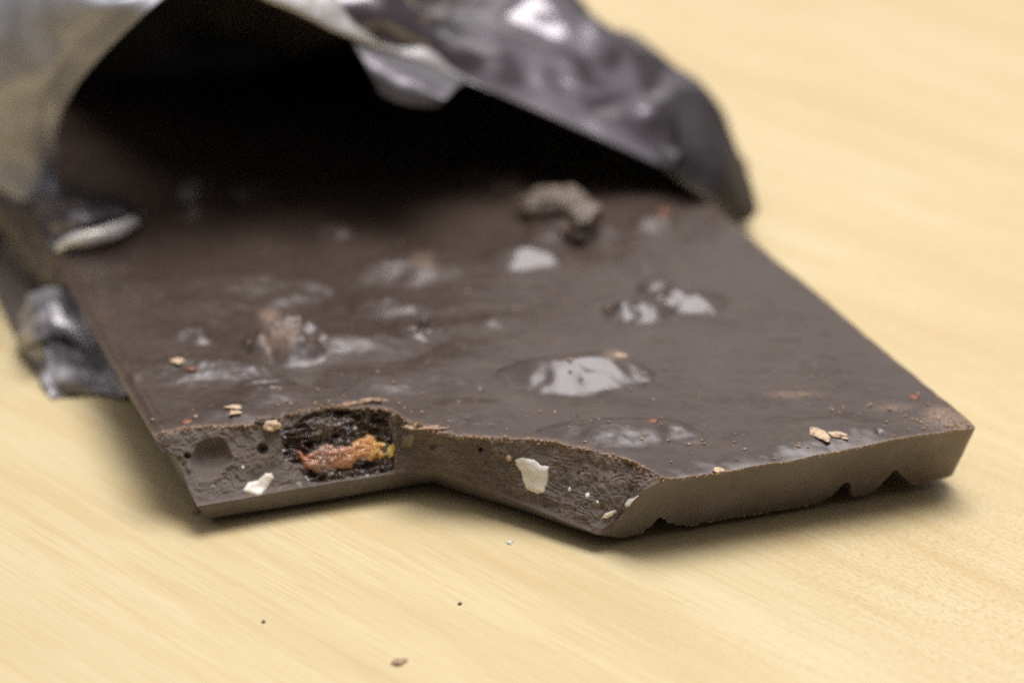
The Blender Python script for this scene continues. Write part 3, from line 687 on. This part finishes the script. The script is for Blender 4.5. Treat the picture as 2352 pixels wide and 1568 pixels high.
# dark patch added over the flap's right corner to cover a pale reflection
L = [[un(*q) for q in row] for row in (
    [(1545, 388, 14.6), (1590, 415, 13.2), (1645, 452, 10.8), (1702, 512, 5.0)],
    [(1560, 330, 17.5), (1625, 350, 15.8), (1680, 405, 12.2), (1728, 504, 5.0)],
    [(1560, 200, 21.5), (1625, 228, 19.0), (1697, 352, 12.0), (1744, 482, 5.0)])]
grid_obj('dark_corner_patch', loft(np.array(L), 40, 60, 0.35, 0.12, 491), mat_dark_patch, wrap, solid=0.15)
tag(bpy.data.objects['dark_corner_patch'], label='near black patch added over the flap corner beside the bar')
# front lip of the folded corner, added as a white roll for its highlight
A_ = crom(np.array([un(*q) for q in [(132, 570, 10.3), (165, 556, 11.4), (215, 545, 11.9), (265, 532, 11.8), (300, 518, 11.5), (328, 502, 10.9)]]), 40)
th_ = np.linspace(-0.6, 3.4, 14); rad = 1.15 * np.sin(np.linspace(0.25, 2.9, 40)) ** 0.5
lipP = A_[None] + (np.cos(th_)[:, None, None] * np.array([0, -1.0, 0]) + np.sin(th_)[:, None, None] * np.array([0, 0, 1.0])) * rad[None, :, None]
lipP = lipP + 0.12 * fbm(lipP[..., 0] * .9, lipP[..., 1] * .9, lipP[..., 2] * .9, 459, 2)[..., None]
grid_obj('glint_lip', lipP, mat_lip_glint, bpy.data.objects['folded_corner'], solid=0.12)
# patch added under the rim as painted highlights of the inner film
L = [[un(*q) for q in row] for row in (
    [(800, 90, 34.8), (900, 124, 31.9), (975, 150, 29.8), (1070, 190, 27)],
    [(852, 172, 30.9), (905, 182, 30.7), (968, 200, 29.6), (1032, 222, 28.4)],
    [(872, 214, 28.9), (912, 236, 28.0), (955, 246, 27.4), (1005, 246, 27.2)])]
grid_obj('inner_highlight', loft(np.array(L), 40, 60, 0.5, 0.12, 456), mat_inner_highlight, wrap, solid=0.1)
# crumpled fold poking out under the bar on the left
L = [[un(*q) for q in row] for row in (
    [(45, 720, 3), (75, 672, 6), (135, 660, 7), (200, 700, 7), (260, 800, 5)],
    [(40, 785, 1.5), (85, 760, 6.5), (130, 745, 5.0), (210, 790, 3.5), (280, 860, 2.5)],
    [(75, 830, 0.8), (105, 800, 3.5), (160, 800, 1.5), (230, 850, 2.5), (300, 890, 1.5)],
    [(112, 905, 0.3), (125, 880, 0.8), (160, 870, 2.4), (220, 880, 1.0), (290, 910, 0.5)],
    [(116, 915, 0.2), (130, 912, 0.3), (170, 908, 0.3), (230, 905, 0.3), (290, 915, 0.3)])]
Q_ = np.array(L); Q_ = loft(Q_, 10, 11, 0.7, 0.35, 461)
Q_[..., 2] = np.maximum(Q_[..., 2], 0.15)
grid_obj('crumpled_fold', Q_, mat_dull, wrap, solid=0.12, smooth=False)
# lower film under the bar, resting on the table
uu_, vv_ = np.meshgrid(np.linspace(-6, 90, 80), np.linspace(62, 230, 80), indexing='ij')
zz_ = 0.5 + 0.25 * fbm(uu_ * .1, vv_ * .1, 0, 471, 3)
cut = (uu_ + 6) / 96 * -0 + 0
grid_obj('lower_film', wld(uu_, vv_ + 18 * np.exp(-(uu_ + 6) / 20) * 0 + (90 - uu_) * 0.1, np.clip(zz_, 0.2, 0.85)), mat_in, wrap, solid=0.1)
# dark sheet added to close the cave's far end against the background light
uu_, tt_ = np.meshgrid(np.linspace(-75, 100, 60), np.linspace(0, 1, 40), indexing='ij')
hh_ = 62 * np.exp(-((uu_ - 10) / 70) ** 4)
grid_obj('back_closure', wld(uu_, 150 + 14 * tt_ + 3 * fbm(uu_ * .05, tt_ * 2, 0, 481, 3) - 60 * sst(-uu_, 20, 75), 0.3 + hh_ * tt_), mat_in, wrap, solid=0.15)

# ------------------------------------------------------------------ crumbs lying on the table
CR = [('crumb', 1056, 1385, (0.2, 0.24, 0.12), mat_brk, 'tiny dark crumb on the wood below the middle of the broken edge', 'crumb'),
      ('crumb', 605, 1426, (0.18, 0.24, 0.12), mat_brk, 'tiny dark crumb on the wood at lower left', 'crumb'),
      ('crumb', 917, 1518, (0.75, 0.55, 0.18), mat_cocoa, 'flat brown crumb near the bottom edge of the photo, largest on the wood', 'crumb'),
      ('crumb', 1170, 1245, (0.55, 0.45, 0.12), mat_nut, 'pale sliver on the wood just in front of the broken edge', 'crumb'),
      ('crumb', 445, 1172, (0.5, 0.6, 0.3), mat_nutskin, 'tan crumb in the shadow beside the bar corner', 'crumb')]
for i, (nm, x, y, r, mt, lb, ct) in enumerate(CR):
    c = un(x, y, r[2] * 0.8); v, f = blob((0, 0, 0), r, 3, 0.4, 1.5, 60 + i, 0.5 * i, facet=2)
    o = mesh_obj(nm, v, f, mt, attrs={'scuff': np.zeros(len(v))}); o.location = c * MM; tag(o, lb, ct, 'crumbs on the tabletop')
